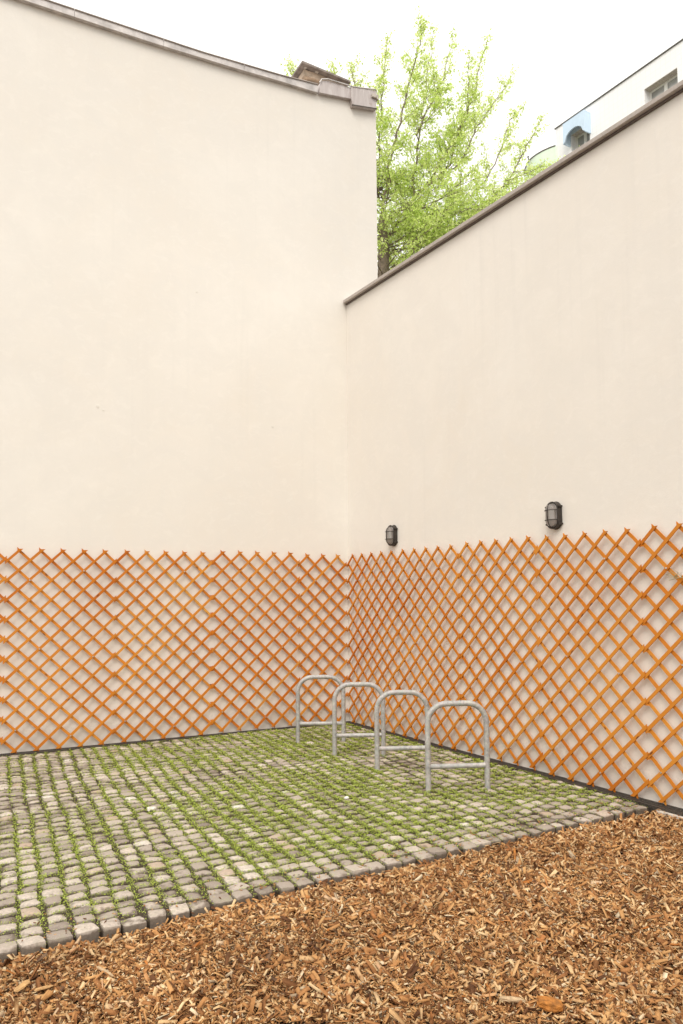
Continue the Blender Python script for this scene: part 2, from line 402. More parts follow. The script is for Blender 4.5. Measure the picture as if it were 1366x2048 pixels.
# ------------------------------------------------------------------ cobble paving
EA = Vector((1,.05,0)).normalized()      # along the front edge
CA = Vector((.068,.998,0)).normalized()  # along a course, away from the viewer
P0 = Vector((.10,-4.74,0))
pb = MB(); q_ = [(-8.0,-5.115),(.225,-4.705),(.0,-.0),(-8.0,-.0)]
pb.add([(x,y,-.13) for x,y in q_]+[(x,y,-.020) for x,y in q_], [(0,3,2,1),(4,5,6,7),(0,1,5,4),(1,2,6,5),(2,3,7,6),(3,0,4,7)])
pav = tag(pb.build('cobble_paving', M_soil), kind='structure')
pav_under = MB()
def nz(x, y, s=1., o=0.): return noise.noise(Vector((x*s+o, y*s-o, o*.37)))
def stone_geo(wd, ln, ht, bottom, seed):
    """irregular sett with a domed, chipped top; local, z=0 at bed top"""
    r_ = random.Random(seed); n = 5
    # outline superellipse-ish quad with jittered corners
    cj = [(r_.uniform(-.0095,.0095), r_.uniform(-.0085,.0085)) for _ in range(4)]
    V = []; g = np.linspace(-1,1,n); ox, oy = r_.uniform(0,50), r_.uniform(0,50)
    tx, ty = r_.gauss(0,.045), r_.gauss(0,.045)
    for j in range(n):
        for i in range(n):
            u, v = g[i], g[j]
            uu = u*math.sqrt(1-.13*v*v); vv = v*math.sqrt(1-.13*u*u)
            w4 = [(1-u)*(1-v)/4,(1+u)*(1-v)/4,(1+u)*(1+v)/4,(1-u)*(1+v)/4]
            x = uu*wd/2+sum(a*c[0] for a,c in zip(w4,cj)); y = vv*ln/2+sum(a*c[1] for a,c in zip(w4,cj))
            e = max(abs(u),abs(v))
            z = ht - (.0075*e**7) + .0042*noise.noise(Vector((ox+x*38,oy+y*38,0))) + x*tx + y*ty
            if e == 1: x += r_.uniform(-.0025,.0025); y += r_.uniform(-.0025,.0025)
            V.append((x,y,z))
    F = [(j*n+i,j*n+i+1,(j+1)*n+i+1,(j+1)*n+i) for j in range(n-1) for i in range(n-1)]
    rim = [i for i in range(n)]+[j*n+n-1 for j in range(1,n)]+[(n-1)*n+i for i in range(n-2,-1,-1)]+[j*n for j in range(n-2,0,-1)]
    k = len(V); m_ = len(rim)
    for q in rim:
        x,y,z = V[q]; V.append((x*1.035, y*1.035, z-.014))
    for q in rim:
        x,y,z = V[q]; V.append((x*.97, y*.97, bottom))
    for a in range(m_):
        c = (a+1)%m_
        F.append((rim[a],k+a,k+c,rim[c])); F.append((k+a,k+m_+a,k+m_+c,k+c))
    return V, F
stones = []   # (pos, wd, ln, ht, rot, tint, front)
PC = .122
ncol = int(8.0/PC)
def wall_x(y): return RD.x/RD.y*y
for i in range(ncol):
    s = i*PC
    base = P0 - EA*s
    t = random.uniform(.0,.012); first = True; amp = random.uniform(-.006,.006)
    while t < 5.3:
        ln = (random.uniform(.094,.112) if first else random.choice([random.uniform(.072,.088), random.uniform(.080,.096), random.uniform(.086,.104)]))
        gap = random.uniform(.018,.040)
        c = base + CA*(t+ln/2)
        wob = .034*nz(c.x,c.y,.45,3)+.016*nz(c.x,c.y,1.7,9)
        c = c + EA*(wob+amp+random.gauss(0,.003))
        wd = random.gauss(.100,.007) if first else random.gauss(.095,.008)
        ov = c.y+ln/2+.139
        if ov > 0:
            if ln-ov < .035: break
            ln -= ov; c = c-CA*(ov/2)
        ov = c.x+wd/2+.140-wall_x(c.y)
        if ov > 0:
            if wd-ov < .035: t += ln+gap; first = False; continue
            wd -= ov; c = c-EA*(ov/2)
        h = .004*nz(c.x,c.y,2.2,5)*2 + random.gauss(0,.0035) + (.002 if first else 0)
        stones.append((c, wd, ln, h, random.gauss(0,.06), random.random(), first))
        t += ln+gap; first = False
camv = Vector(CAM)
def in_view(c, mg=.06):
    d = c-camv; z = d.dot(fwd)
    if z < .1: return False
    x = d.dot(r2)/z*1533.91/1366; y = -(d.dot(u2)/z)*1533.91/2048 + 61.02/2048
    return abs(x) < .5+mg*.3 and abs(y) < .5+mg*.3
order = sorted(range(len(stones)), key=lambda i: (0 if in_view(stones[i][0]) else 1, (stones[i][0]-camv).length))
single = set(order[:300])
JV, JF, JT = [], [], []
rz0 = math.atan2(EA.y, EA.x)
for i, (c, wd, ln, h, ro, ti, fr) in enumerate(stones):
    V, F = stone_geo(wd, ln, h, -.085 if fr else -.05, i)
    if random.random() < .012: ti = 1.0
    if ti > .93 and random.random() < .6: ti = random.random()*.8
    if i in single:
        me = bpy.data.meshes.new('cobblestone'); me.from_pydata(V, [], F)
        me.polygons.foreach_set('use_smooth', np.ones(len(F), bool)); me.update(); me.set_sharp_from_angle(angle=R(38))
        a = me.attributes.new('tint', 'FLOAT', 'POINT'); a.data.foreach_set('value', np.full(len(V), ti, np.float32))
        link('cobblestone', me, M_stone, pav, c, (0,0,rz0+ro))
    else:
        A = np.array(V); cs, sn = math.cos(rz0+ro), math.sin(rz0+ro)
        W = np.stack([A[:,0]*cs-A[:,1]*sn+c.x, A[:,0]*sn+A[:,1]*cs+c.y, A[:,2]], 1)
        n0 = sum(len(x) for x in JV) if not JV else JN
        JV.append(W); JF.append(np.array(F)+n0); JT.append(np.full(len(V), ti)); JN = n0+len(V)
me = big_mesh('cobblestones', np.concatenate(JV), np.concatenate(JF), True)
me.set_sharp_from_angle(angle=R(38))
a = me.attributes.new('tint', 'FLOAT', 'POINT'); a.data.foreach_set('value', np.concatenate(JT).astype(np.float32))
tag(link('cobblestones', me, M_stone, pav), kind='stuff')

# weeds in the joints
def weed_density(x, y):
    base = np.interp(x, [-7,-4.3,-3.7,-3.0,-1.5,0], [.40,.42,.58,1.0,1.05,.85])
    d = y - (-4.74+.05*(x-.1))
    base *= np.interp(d, [0,.10,.25,.7], [.05,.3,.6,1.])
    # right rear strip is greenest, the strip at the left rear is barer
    base *= 1+.25*np.clip((x+2.2)/1.5,-1,1)*np.clip((y+4)/3,0,1)
    n_ = .75*nz(x,y,.8,11)+.6*nz(x,y,2.6,4)+.35*nz(x,y,8,2)
    return float(np.clip(base*(.92+1.3*n_), .0, 1.35))
pts = []; sc = []
for (c, wd, ln, h, ro, ti, fr) in stones:
    dist = (c-camv).length
    vis = in_view(c, .5)
    N0 = np.interp(dist, [4,6,9], [320,185,105])*(1 if vis else .35)
    for g_ in range(2):
        if g_ == 0: cc = c+EA*(PC/2); D = weed_density(cc.x, cc.y)*1.05
        else: cc = c+CA*(ln/2+.008); D = weed_density(cc.x, cc.y)*.95; cc = c+CA*(ln/2+.014)
        N = int(N0*D*(.8 if g_ == 0 else .72))
        if N <= 0: continue
        if g_ == 0:
            a_ = rng.normal(0,.010+.008*min(D,1.2),N); l_ = rng.uniform(-.06,.06,N)
        else:
            a_ = rng.uniform(-.055,.055,N); l_ = rng.normal(0,.008+.007*min(D,1.2),N)
        P = np.array(cc)[None,:]+a_[:,None]*np.array(EA)+l_[:,None]*np.array(CA)
        P[:,2] = rng.uniform(-.014,.003,N) + .012*min(D,1.2)*np.exp(-((a_ if g_==0 else l_)/.02)**2)
        pts.append(P); sc.append(np.full(N, np.interp(dist,[4,6,9],[.0058,.0078,.0108])))
P = np.concatenate(pts); S = np.concatenate(sc)*rng.uniform(.6,1.35,len(P))
ok = (P[:,1] < -.14) & (P[:,0] < RD.x/RD.y*P[:,1]-.14)
P = P[ok]; S = S[ok]
def leaf_quads(P, S, tilt=.7, asp=.6, fold=False):
    n = len(P); az = rng.uniform(0,2*np.pi,n)
    nrm = np.stack([rng.normal(0,tilt,n), rng.normal(0,tilt,n), np.ones(n)],1); nrm /= np.linalg.norm(nrm,axis=1)[:,None]
    t = np.stack([np.cos(az),np.sin(az),np.zeros(n)],1); t -= nrm*(t*nrm).sum(1)[:,None]; t /= np.linalg.norm(t,axis=1)[:,None]
    s_ = np.cross(nrm,t)
    V = np.stack([P-t*S[:,None]*.5, P+s_*S[:,None]*asp*.5-t*S[:,None]*.05, P+t*S[:,None]*.5, P-s_*S[:,None]*asp*.5-t*S[:,None]*.05],1)
    return V.reshape(-1,3), np.arange(n*4).reshape(n,4)
V, F = leaf_quads(P, S, .5, .85)
o = link('joint_weeds', big_mesh('joint_weeds', V, F), M_weed)
tag(o, 'low bright green weeds growing in the cobble joints', 'weeds', kind='stuff')
print('stones', len(stones), 'weeds', len(P))

# ------------------------------------------------------------------ mulch bed
def mulch_z(x, y):
    d = (-4.79+.05*(x-.1)) - y            # distance in front of the cobble edge
    return -.047 + .022*np.clip(d/.8,0,1) + .020*nz(x,y,.9,21) + .012*nz(x,y,2.5,31)
nx, ny = 90, 60
gx = np.linspace(-8,.36,nx); V = []; F = []
for j in range(ny):
    for i in range(nx):
        x = gx[i]; y0 = -4.76+.05*(x-.1); y = y0 - (j/(ny-1))**1.3*5.5
        xx = x
        V.append((xx, y, mulch_z(x,y)-.012))
F = [(j*nx+i,(j+1)*nx+i,(j+1)*nx+i+1,j*nx+i+1) for j in range(ny-1) for i in range(nx-1)]
tag(link('mulch_bed', big_mesh('mulch_bed', V, F, True), M_mulchbase), kind='structure')
def chips(n, xr, yr, zl, scale=1.0, keep=None):
    x = rng.uniform(*xr, n); y = rng.uniform(*yr, n)
    d = (-4.775+.05*(x-.1)) - y + rng.normal(0,.012,n)
    ok = (d > .0) & (x < RD.x/RD.y*y - .142 + (0))
    if keep is not None: ok &= keep(x, y)
    x = x[ok]; y = y[ok]; n = len(x)
    z = np.array([mulch_z(a,b_) for a,b_ in zip(x,y)]) + rng.uniform(*zl, n)
    # clusters of coarse and fine material
    cl = np.array([nz(a,b_,1.6,41) for a,b_ in zip(x,y)])
    L = np.exp(rng.normal(math.log(.0138),.60,n))*scale*(1+.35*cl); L = np.clip(L,.005,.08)
    W = L*rng.uniform(.14,.58,n); W = np.clip(W,.003,.022); T = rng.uniform(.0012,.0038,n)*np.clip(L/.02,.6,1.8)
    az = rng.uniform(0,2*np.pi,n); tl = rng.normal(0,.45,n); rl = rng.normal(0,.6,n)
    u = np.stack([np.cos(az)*np.cos(tl), np.sin(az)*np.cos(tl), np.sin(tl)],1)
    sd_ = np.stack([-np.sin(az), np.cos(az), np.zeros(n)],1); nn = np.cross(u, sd_)
    v = sd_*np.cos(rl)[:,None]+nn*np.sin(rl)[:,None]; nn = np.cross(u, v)
    C0 = np.stack([x,y,z+np.abs(np.sin(tl))*L*.3],1)
    Vs = []
    bend = rng.normal(0,.10,n)
    for a_, c_, t_ in ((-1,-1,-1),(1,-1,-1),(1,1,-1),(-1,1,-1),(-1,-1,1),(1,-1,1),(1,1,1),(-1,1,1)):
        k1 = rng.uniform(.72,1.05,n) if t_ > 0 else rng.uniform(.85,1.1,n); k2 = rng.uniform(.35,1.1,n)
        Vs.append(C0+u*(a_*L*.5*k1)[:,None]+v*(c_*W*.5*k2)[:,None]+nn*(t_*T*.5)[:,None]+v*(bend*L*a_*c_*.0)[:,None])
    V = np.stack(Vs,1).reshape(-1,3)
    f = np.array([(4,5,6,7),(0,1,5,4),(1,2,6,5),(2,3,7,6),(3,0,4,7)])
    return V, (f[None]+np.arange(n)[:,None,None]*8).reshape(-1,4)
def visible_area(x, y):
    dx = x-CAM[0]; dy = y-CAM[1]
    zf = dx*math.sin(yaw)+dy*math.cos(yaw); xr_ = dx*math.cos(yaw)-dy*math.sin(yaw)
    return (np.abs(xr_/np.maximum(zf,.1)) < .50) & (zf > 3.1)
GV, GF, n0 = [], [], 0
def addc(*a, **k):
    global n0
    V, F = chips(*a, **k); GV.append(V); GF.append(F+n0); n0 += len(V)
vis = lambda x, y: visible_area(x, y)
inv = lambda x, y: ~visible_area(x, y)
addc(105000, (-5.6,.3), (-7.6,-4.75), (-.010,.006), 1.25, keep=vis)
addc(190000, (-5.6,.3), (-7.6,-4.75), (-.004,.018), .95, keep=vis)
addc(30000, (-5.6,.3), (-7.6,-4.75), (.006,.026), 1.4, keep=vis)
addc(2600, (-5.6,.3), (-7.6,-4.75), (.012,.024), 2.6, keep=vis)
addc(52000, (-7.5,.45), (-9.6,-4.75), (-.008,.014), 1.5, keep=inv)
V = np.concatenate(GV); F = np.concatenate(GF)
o = link('wood_chips', big_mesh('wood_chips', V, F), M_chip)
tag(o, 'loose brown and tan wood chip mulch in front of the cobbles', 'wood chips', kind='stuff')
print('chips', len(F)//5)
# a few chips strewn on the stones by the edge
n = 420; x = rng.uniform(-7,.0,n); d = np.abs(rng.normal(0,.14,n)); y = -4.74+.05*(x-.1)+.02+d
V, F = leaf_quads(np.stack([x,y,rng.uniform(.002,.008,n)],1), rng.uniform(.010,.03,n), .15, .3)
V2 = V.copy(); V2[:,2] += .003
F2 = F; side = []
for k in range(n):
    for a_ in range(4): side.append((k*4+a_, k*4+(a_+1)%4, n*4+k*4+(a_+1)%4, n*4+k*4+a_))
V = np.concatenate([V,V2]); F = np.concatenate([F[:,::-1], F2+n*4, np.array(side)])
tag(link('scattered_wood_chips', big_mesh('scattered_wood_chips', V, F), M_chip), 'few stray wood chips scattered on the front cobbles', 'wood chips', kind='stuff')

# single pieces one can pick out
def lump(name, label, cat, loc, size, rot, mat, seed, parts=None):
    bm = bmesh.new(); bmesh.ops.create_icosphere(bm, subdivisions=3, radius=1)
    for v in bm.verts:
        c = v.co.copy()
        q = max(abs(c.x),abs(c.y),abs(c.z)); c = c*(.55+.45/q) if q else c
        c *= 1+.22*noise.noise(c*1.7+Vector((seed,0,0)))+.10*noise.noise(Vector((c.x*1.5,c.y*7,c.z*7))+Vector((0,seed,0)))
        v.co = Vector((c.x*size[0]/2,c.y*size[1]/2,c.z*size[2]/2))
    me = bpy.data.meshes.new(name); bm.to_mesh(me); bm.free()
    o = link(name, me, mat, None, loc, rot); return tag(o, label, cat)
lump('bark_chunk', 'large orange brown bark chunk lying at the bottom right of the mulch', 'bark', (-2.66,-6.56,.012), (.105,.055,.04), (.1,.1,-.75), M_orange, 3)
lump('wood_chunk', 'pale split wood piece with dark underside left of the orange bark', 'wood', (-2.76,-6.45,.006), (.10,.022,.018), (0,.05,-.55), M_grey, 8)
lump('wood_stick', 'long pale wood stick lying in the mulch near the left cobbles', 'stick', (-4.165,-5.40,.002), (.12,.014,.010), (0,.06,-1.15), M_grey, 12)
lump('bark_slab', 'flat tan bark slab in the mulch at the lower left', 'bark', (-4.50,-5.36,.0), (.07,.028,.010), (.25,-.2,.5), M_tan, 15)
lump('wood_slab', 'wide ochre wood slab lying next to the flat tan bark', 'wood', (-4.42,-5.42,.0), (.08,.034,.010), (-.2,.15,.35), M_tan, 19)
lump('wood_splinter', 'upright reddish splinter near the middle of the mulch edge', 'wood', (-1.62,-5.14,.02), (.09,.014,.01), (0,-.8,.9), M_orange, 23)
lump('pebble', 'small white pebble on the cobbles in front of the bike stands', 'pebble', (-1.877,-3.398,.010), (.042,.03,.02), (0,0,.4), M_white, 27)
for k,(x,y) in enumerate(((-3.34,-2.94),)):
    lump('stone_shard', 'white broken stone shard on the cobbles at the left', 'stone', (x,y,.008), (.075,.045,.03), (0,.1,.3), M_shard, 33)

# pale concrete haunch between drain and mulch
b = MB(); b.box(4.80,9.0,-.172,-.138,-.10,-.016); t = b.build('concrete_haunch', M_conc, None, (0,0,0), (0,0,RZ), bevel=.004)
tag(t, 'narrow pale concrete strip beside the drain grate at the lower right', 'kerb')

# ------------------------------------------------------------------ trellis
TP, TZ, TH = .2298, 2.162, .2125
def clip_range(p, d, box):
    """parameter interval of the line p+t*d inside box (u0,u1,z0,z1)"""
    t0, t1 = -1e9, 1e9
    for a in range(2):
        lo, hi = box[2*a], box[2*a+1]
        q0, q1 = (lo-p[a])/d[a], (hi-p[a])/d[a]
        if q0 > q1: q0, q1 = q1, q0
        t0 = max(t0,q0); t1 = min(t1,q1)
    return t0, t1
def panel(label, loc, rz, ncol, seed):
    r_ = random.Random(seed)
    root = tag(empty('trellis_panel', Vector(loc)+Vector((0,0,r_.uniform(-.010,.010)))+(Vector((math.sin(rz),-math.cos(rz),0))*(.010 if seed in (103,113,201,203) else 0)), rz), label, 'trellis', 'orange wooden trellis panels fixed along both walls')
    pc = (ncol*TP-.026)/ncol; e = r_.uniform(.018,.024); W = ncol*pc; ev = .020; dz = r_.uniform(-.012,.010); dy = (seed%10//5)*-.0 - (.011 if (seed in (103,113,201,203)) else 0)
    box = (-e, W+e, TZ-10*TH-ev, TZ+ev)
    sag = [r_.uniform(-.004,.004) for _ in range(4)]
    for sgn in (-1, 1):                       # -1: rear layer "\", 1: front layer "/"
        for k in range(10+ncol):
            # node on the line: "/" z = z0 + s*u ; "\" mirrored in u
            z0 = TZ-TH/2-k*TH
            d = Vector((pc, TH)).normalized()
            p = Vector((0, z0))
            off = r_.gauss(0,.002); p.y += off
            wd = r_.gauss(.0280,.001); perp = Vector((-d.y, d.x))
            ra = clip_range(p+perp*wd/2, d, box); rb = clip_range(p-perp*wd/2, d, box)
            if ra[1]-ra[0] < .05 or rb[1]-rb[0] < .05: continue
            t0 = (ra[0]+rb[0])/2; t1 = (ra[1]+rb[1])/2; tm = (t0+t1)/2
            cell = math.hypot(pc, TH)/2
            nseg = max(4, int(round((t1-t0)/cell))*2) if sgn < 0 else max(3, int(round((t1-t0)/(cell*2))))
            th = .0085; bow = .0055 if sgn < 0 else .0015
            ph = r_.uniform(-.4,.4); V = []
            for j in range(nseg+1):
                q = j/nseg
                xa = ra[0]+(ra[1]-ra[0])*q-tm; xb = rb[0]+(rb[1]-rb[0])*q-tm
                tt = t0+(t1-t0)*q
                yb = bow*(1-math.cos(2*math.pi*tt/cell))/2*(1 if sgn < 0 else -.6)+.002*math.sin(ph+q*3)
                V += [(xa,yb-th/2,wd/2),(xb,yb-th/2,-wd/2),(xb,yb+th/2,-wd/2),(xa,yb+th/2,wd/2)]
            F = [(3,2,1,0)]
            for j in range(nseg):
                a = 4*j
                for q in range(4): F.append((a+q,a+(q+1)%4,a+4+(q+1)%4,a+4+q))
            a = 4*nseg; F.append((a,a+1,a+2,a+3))
            me = bpy.data.meshes.new('slat'); me.from_pydata(V, [], F); me.update()
            c = p+d*tm; th_ = math.atan2(d.y, d.x)
            if sgn > 0: pos = (c.x, -.046, c.y); rot = (0,-th_,0)
            else: pos = (W-c.x, -.036, c.y); rot = (0,th_,math.pi); rot = (math.pi*0, -(math.pi-th_), 0)
            o = link('slat', me, M_slat, root, pos, rot)
    # screws with spacers
    sm = MB(); sm.tube([(0,.0,0),(0,-.056,0)], .0035, 8); sm.tube([(0,-.052,0),(0,-.058,0)], .0075, 10); me = sm.mesh('screw', smooth=True); me.materials.append(M_screw)
    for (ci, zi) in ((.9,1),(3.5,1),(1.5,5),(4,5),(.5,9),(3,9)):
        if ci > ncol-.2: continue
        ci = round(ci*2)/2
        zz = TZ-TH*(zi+ (0 if (ci*2)%2 else .5))
        link('screw', me, None, root, (ci*pc, 0, zz))
    return root
names_L = ['narrow orange trellis panel on the left wall touching the corner',
           'orange trellis panel on the left wall, second from the corner',
           'orange trellis panel on the left wall, third from the corner',
           'orange trellis panel on the left wall, fourth from the corner, at the left side',
           'orange trellis panel cut by the left edge of the photo']
sL = [(0,3),(3,8),(8,13),(13,18),(18,23)]
for (a, c), lb in zip(sL, names_L):
    panel(lb, (-c*TP-.0603+.013, 0, 0), 0, c-a, 100+a)
names_R = ['orange trellis panel on the right wall touching the corner, behind the bike stands',
           'orange trellis panel on the right wall, second from the corner',
           'orange trellis panel on the right wall, third from the corner',
           'orange trellis panel on the right wall below the nearer lamp',
           'orange trellis panel cut by the right edge of the photo']
for i, lb in enumerate(names_R):
    s0 = 5*i*TP+.0461+.013
    panel(lb, rw(s0, 0), RZ, 5, 200+i)

# ------------------------------------------------------------------ bike stands
def bike_stand(loc, rz, label, W2=.26):
    t = tag(empty('bike_stand', loc, rz), label, 'bike stand', 'galvanised bike stands in a row on the cobbles')
    H, rc, rr = .745, .165, .0242
    pts = [(-W2,0,-.08),(-W2,0,0),(-W2,0,.2),(-W2,0,.4)]
    for k in range(9): a = math.pi-math.pi/2*k/8; pts.append((-W2+rc+rc*math.cos(a),0,H-rr-rc+rc*math.sin(a)))
    for k in range(9): a = math.pi/2-math.pi/2*k/8; pts.append((W2-rc+rc*math.cos(a),0,H-rr-rc+rc*math.sin(a)))
    pts += [(W2,0,.4),(W2,0,.2),(W2,0,0),(W2,0,-.08)]
    b = MB(); b.tube(pts, rr, 20); b.build('hoop', M_galv, t, smooth=True)
    b = MB(); b.tube([(-W2+.018,0,.198),(0,0,.198),(W2-.018,0,.198)], .0215, 16); b.build('crossbar', M_galv, t, smooth=True)
    for sx in (-1,1):
        b = MB(); b.tube([(sx*(W2-.030),0,.198),(sx*(W2-.022),0,.198)], [.0230,.0255], 16); b.build('weld', M_galv, t, smooth=True)
    return t
bike_stand((-.913,-3.599,0), R(-23), 'nearest of the four steel bike stands, on the mossy cobbles', .2545)
bike_stand((-.913,-2.730,0), R(-24), 'second nearest steel bike stand, overlapping the front one', .242)
bike_stand((-.941,-1.937,0), R(-26), 'third steel bike stand, second from the corner', .253)
bike_stand((-.957,-1.078,0), R(-26), 'farthest steel bike stand, closest to the left wall', .2585)

# ------------------------------------------------------------------ wall lamps
def stadium(w_, h_, n=10):
    r_ = w_/2; c = h_/2-r_
    return [(r_*math.cos(a), c+r_*math.sin(a)) for a in np.linspace(0,math.pi,n)]+[(r_*math.cos(a), -c+r_*math.sin(a)) for a in np.linspace(math.pi,2*math.pi,n)]
def loft(b, rings, cap0=True, cap1=True):
    n = len(rings[0]); V = [p for r_ in rings for p in r_]; F = []
    for i in range(len(rings)-1):
        for k in range(n): F.append((i*n+k,i*n+(k+1)%n,(i+1)*n+(k+1)%n,(i+1)*n+k))
    if cap0: F.append(tuple(range(n-1,-1,-1)))
    if cap1: F.append(tuple((len(rings)-1)*n+k for k in range(n)))
    b.add(V, F)
def ring(w_, h_, y): return [(x,y,z) for x,z in stadium(w_,h_)]
def wall_lamp(s, z, label, tilt):
    t = tag(empty('wall_lamp', rw(s,0,z), RZ), label, 'wall lamp', 'oval caged bulkhead lamps on the right wall')
    t.rotation_euler = (0,tilt,RZ)
    b = MB(); loft(b, [ring(.150,.262,-.0), ring(.150,.262,-.008), ring(.140,.250,-.012), ring(.136,.245,-.042), ring(.132,.240,-.050)])
    b.build('housing', M_cast, t, smooth=True)
    b = MB(); loft(b, [ring(.108,.214,-.050), ring(.106,.212,-.066), ring(.098,.204,-.082), ring(.080,.184,-.096), ring(.050,.150,-.104), ring(.02,.11,-.107)])
    b.build('glass', M_glass, t, smooth=True)
    b = MB(); loft(b, [ring(.112,.218,-.0505), ring(.108,.212,-.0535)]); b.build('reflector', M_zinc, t, smooth=True)
    b = MB(); b.tube([(0,-.058,.05),(0,-.055,-.035)], [.018,.024], 12); b.build('bulb', M_white, t, smooth=True)
    rim = ring(.136,.244,-.054)
    cg = MB(); cg.tube(rim[:9]+rim[10:-1], .0052, 8, closed=True)
    pr = [(-.050,.118),(-.075,.108),(-.098,.085),(-.113,.045),(-.116,0),(-.113,-.045),(-.098,-.085),(-.075,-.108),(-.050,-.118)]
    cg.tube([(0,y,z_) for y,z_ in pr], .0048, 8)
    for zc in (.045,-.045):
        cg.tube([(x,y,zc) for x,y in ((-.066,-.050),(-.058,-.085),(-.036,-.106),(0,-.113),(.036,-.106),(.058,-.085),(.066,-.050))], .0040, 8)
    cg.build('cage', M_cast, t, smooth=True)
    for sx in (-1,1):
        for sz in (-1,1):
            l_ = MB(); l_.tube([(sx*.062,-.030,sz*.080),(sx*.084,-.030,sz*.080)], .011, 10); l_.tube([(sx*.077,-.052,sz*.080),(sx*.077,-.004,sz*.080)], .009, 10)
            l_.build('lug', M_cast, t, smooth=True)
    return t
wall_lamp(1.075, 2.366, 'dark oval caged wall lamp nearer the corner, above the trellis', R(.3))
wall_lamp(3.70, 2.366, 'dark oval caged wall lamp farther right, nearer to the viewer', R(-1.2))

# dry sprig caught in the trellis at the right
sp = MB()
for k in range(16):
    a = random.uniform(-1.3,1.3); L_ = random.uniform(.04,.10)
    p0 = Vector((random.uniform(-.02,.06),-.05,random.uniform(-.008,.008)))
    p1 = p0+Vector((math.sin(a)*L_*.6-.01,-random.uniform(0,.03),abs(math.cos(a))*L_*.5)); p2 = p0+Vector((math.sin(a)*L_-.02,-random.uniform(.01,.05),abs(math.cos(a))*L_*.8-.01))
    sp.tube([p0,p1,p2], [.0018,.0013,.0006], 5)
sp.tube([(-.06,-.055,-.02),(.05,-.06,.0),(.16,-.055,-.012)], .0028, 6)
o = sp.build('dry_sprig', M_dry, None, rw(4.96,0,1.765), (0,0,RZ))
tag(o, 'thin dry twig sprig caught in the trellis at the right edge', 'twig')

# ------------------------------------------------------------------ white tiled building far right
FB = tag(empty('tiled_building', rw(0,16,0), RZ), 'far white tiled building with dark roof line above the right wall', 'building')
def wall_holes(b, x0, x1, z0, z1, holes, y0, y1):
    xs = sorted({x0,x1,*[h[0] for h in holes],*[h[1] for h in holes]}); zs = sorted({z0,z1,*[h[2] for h in holes],*[h[3] for h in holes]})
    for a, c in zip(xs[:-1], xs[1:]):
        for d, e in zip(zs[:-1], zs[1:]):
            mx_, mz = (a+c)/2, (d+e)/2
            if any(h[0] < mx_ < h[1] and h[2] < mz < h[3] for h in holes): continue
            b.box(a, c, y0, y1, d, e)
holes = [(-7.10,-5.86,17.0,18.42),(-10.28,-9.42,16.9,18.55),(-3.6,-2.4,17.0,18.42)]
b = MB(); wall_holes(b, -11.02, 3, 0, 19.18, holes, 0, .35); b.build('wall', M_tile, FB)
b = MB(); b.box(-11.02,3,.352,9,0,19.18); b.build('wall', M_white, FB)
b = MB(); b.box(-11.06,3.1,-.04,9.1,19.185,19.215); b.build('roof_edge', M_dark, FB)
for (x0,x1,z0,z1) in holes:
    wn = MB(); f_ = .07
    wn.box(x0,x1,.27,.32,z1-f_,z1); wn.box(x0,x0+f_,.27,.32,z0,z1-f_); wn.box(x1-f_,x1,.27,.32,z0,z1-f_); wn.box((x0+x1)/2-.06,(x0+x1)/2+.06,.262,.322,z0,z1-f_)
    wn.box(x0+f_,x1-f_,.268,.318,z0,z0+f_)
    wn.box(x0+f_,x1-f_,.275,.315,z1-.62,z1-.54)
    wo = wn.build('window', M_white, FB)
    for (a,c) in ((x0+f_,(x0+x1)/2-.06),((x0+x1)/2+.06,x1-f_)):
        p_ = MB(); p_.box(a,c,.29,.30,z0+f_,z1-.62); p_.box(a,c,.29,.30,z1-.54,z1-f_); p_.build('pane', M_pane, wo)
    # soffit tiles
    sf = MB(); nt_ = int((x1-x0)/.14)
    for k in range(nt_): sf.box(x0+k*(x1-x0)/nt_+.008, x0+(k+1)*(x1-x0)/nt_-.008, .01, .262, z1-.012, z1-.002)
    sf.build('soffit_tiles', M_conc, wo)
# blue arched window hood
arc = [(x, 18.18+.32*math.sqrt(max(0,1-((x+9.86)/.42)**2))) for x in np.linspace(-10.28,-9.44,13)]
hd = MB(); hd.prism([(-10.36,18.90),(-10.36,18.12)]+arc+[(-9.36,18.12),(-9.36,18.90)], -.34, -.28)
hd.box(-10.36,-9.36,-.278,-.002,18.86,18.90); hd.box(-10.36,-10.31,-.278,-.002,18.12,18.858); hd.box(-9.41,-9.36,-.278,-.002,18.12,18.858)
hd.build('window_hood', M_blue, FB)
# curved green balcony
cur = [(-11.0,-.05),(-11.2,-.14),(-11.5,-.22),(-11.8,-.25),(-12.1,-.23),(-12.4,-.12),(-12.7,.06),(-12.95,.24),(-13.14,.42),(-13.30,.75),(-13.34,1.1)]
n = len(cur); V = []
for (x,y) in cur: V += [(x,y,17.2),(x,y,18.5),(x*.996-.03*0,y+.05,18.5),(x*.996,y+.05,17.2)]
F = []
for i in range(n-1):
    for k in range(4): F.append((4*i+k,4*i+(k+1)%4,4*i+4+(k+1)%4,4*i+4+k))
F += [(0,1,2,3),(4*n-1,4*n-2,4*n-3,4*n-4)]
g = MB(); g.add(V, F); go = g.build('balcony', M_green, FB)
g = MB(); g.tube([(x,y,18.515) for x,y in cur], .028, 6); g.tube([(cur[-1][0],cur[-1][1],18.5),(cur[-1][0],cur[-1][1],17.3)], .028, 6); g.build('handrail', M_dark, go)
g = MB(); g.tube([(-12.2,-.22,18.48),(-12.05,-.45,18.50),(-11.95,-.50,18.44)], .025, 6); g.build('hook', M_dark, go)
g = MB(); g.add([(x,y+.05,17.2) for x,y in cur]+[(-11.0,1.1,17.2)]+[(x,y+.05,17.3) for x,y in cur]+[(-11.0,1.1,17.3)],
               [tuple(range(n+1)), tuple(range(2*n+1,n,-1))]); g.build('balcony_floor', M_white, go)

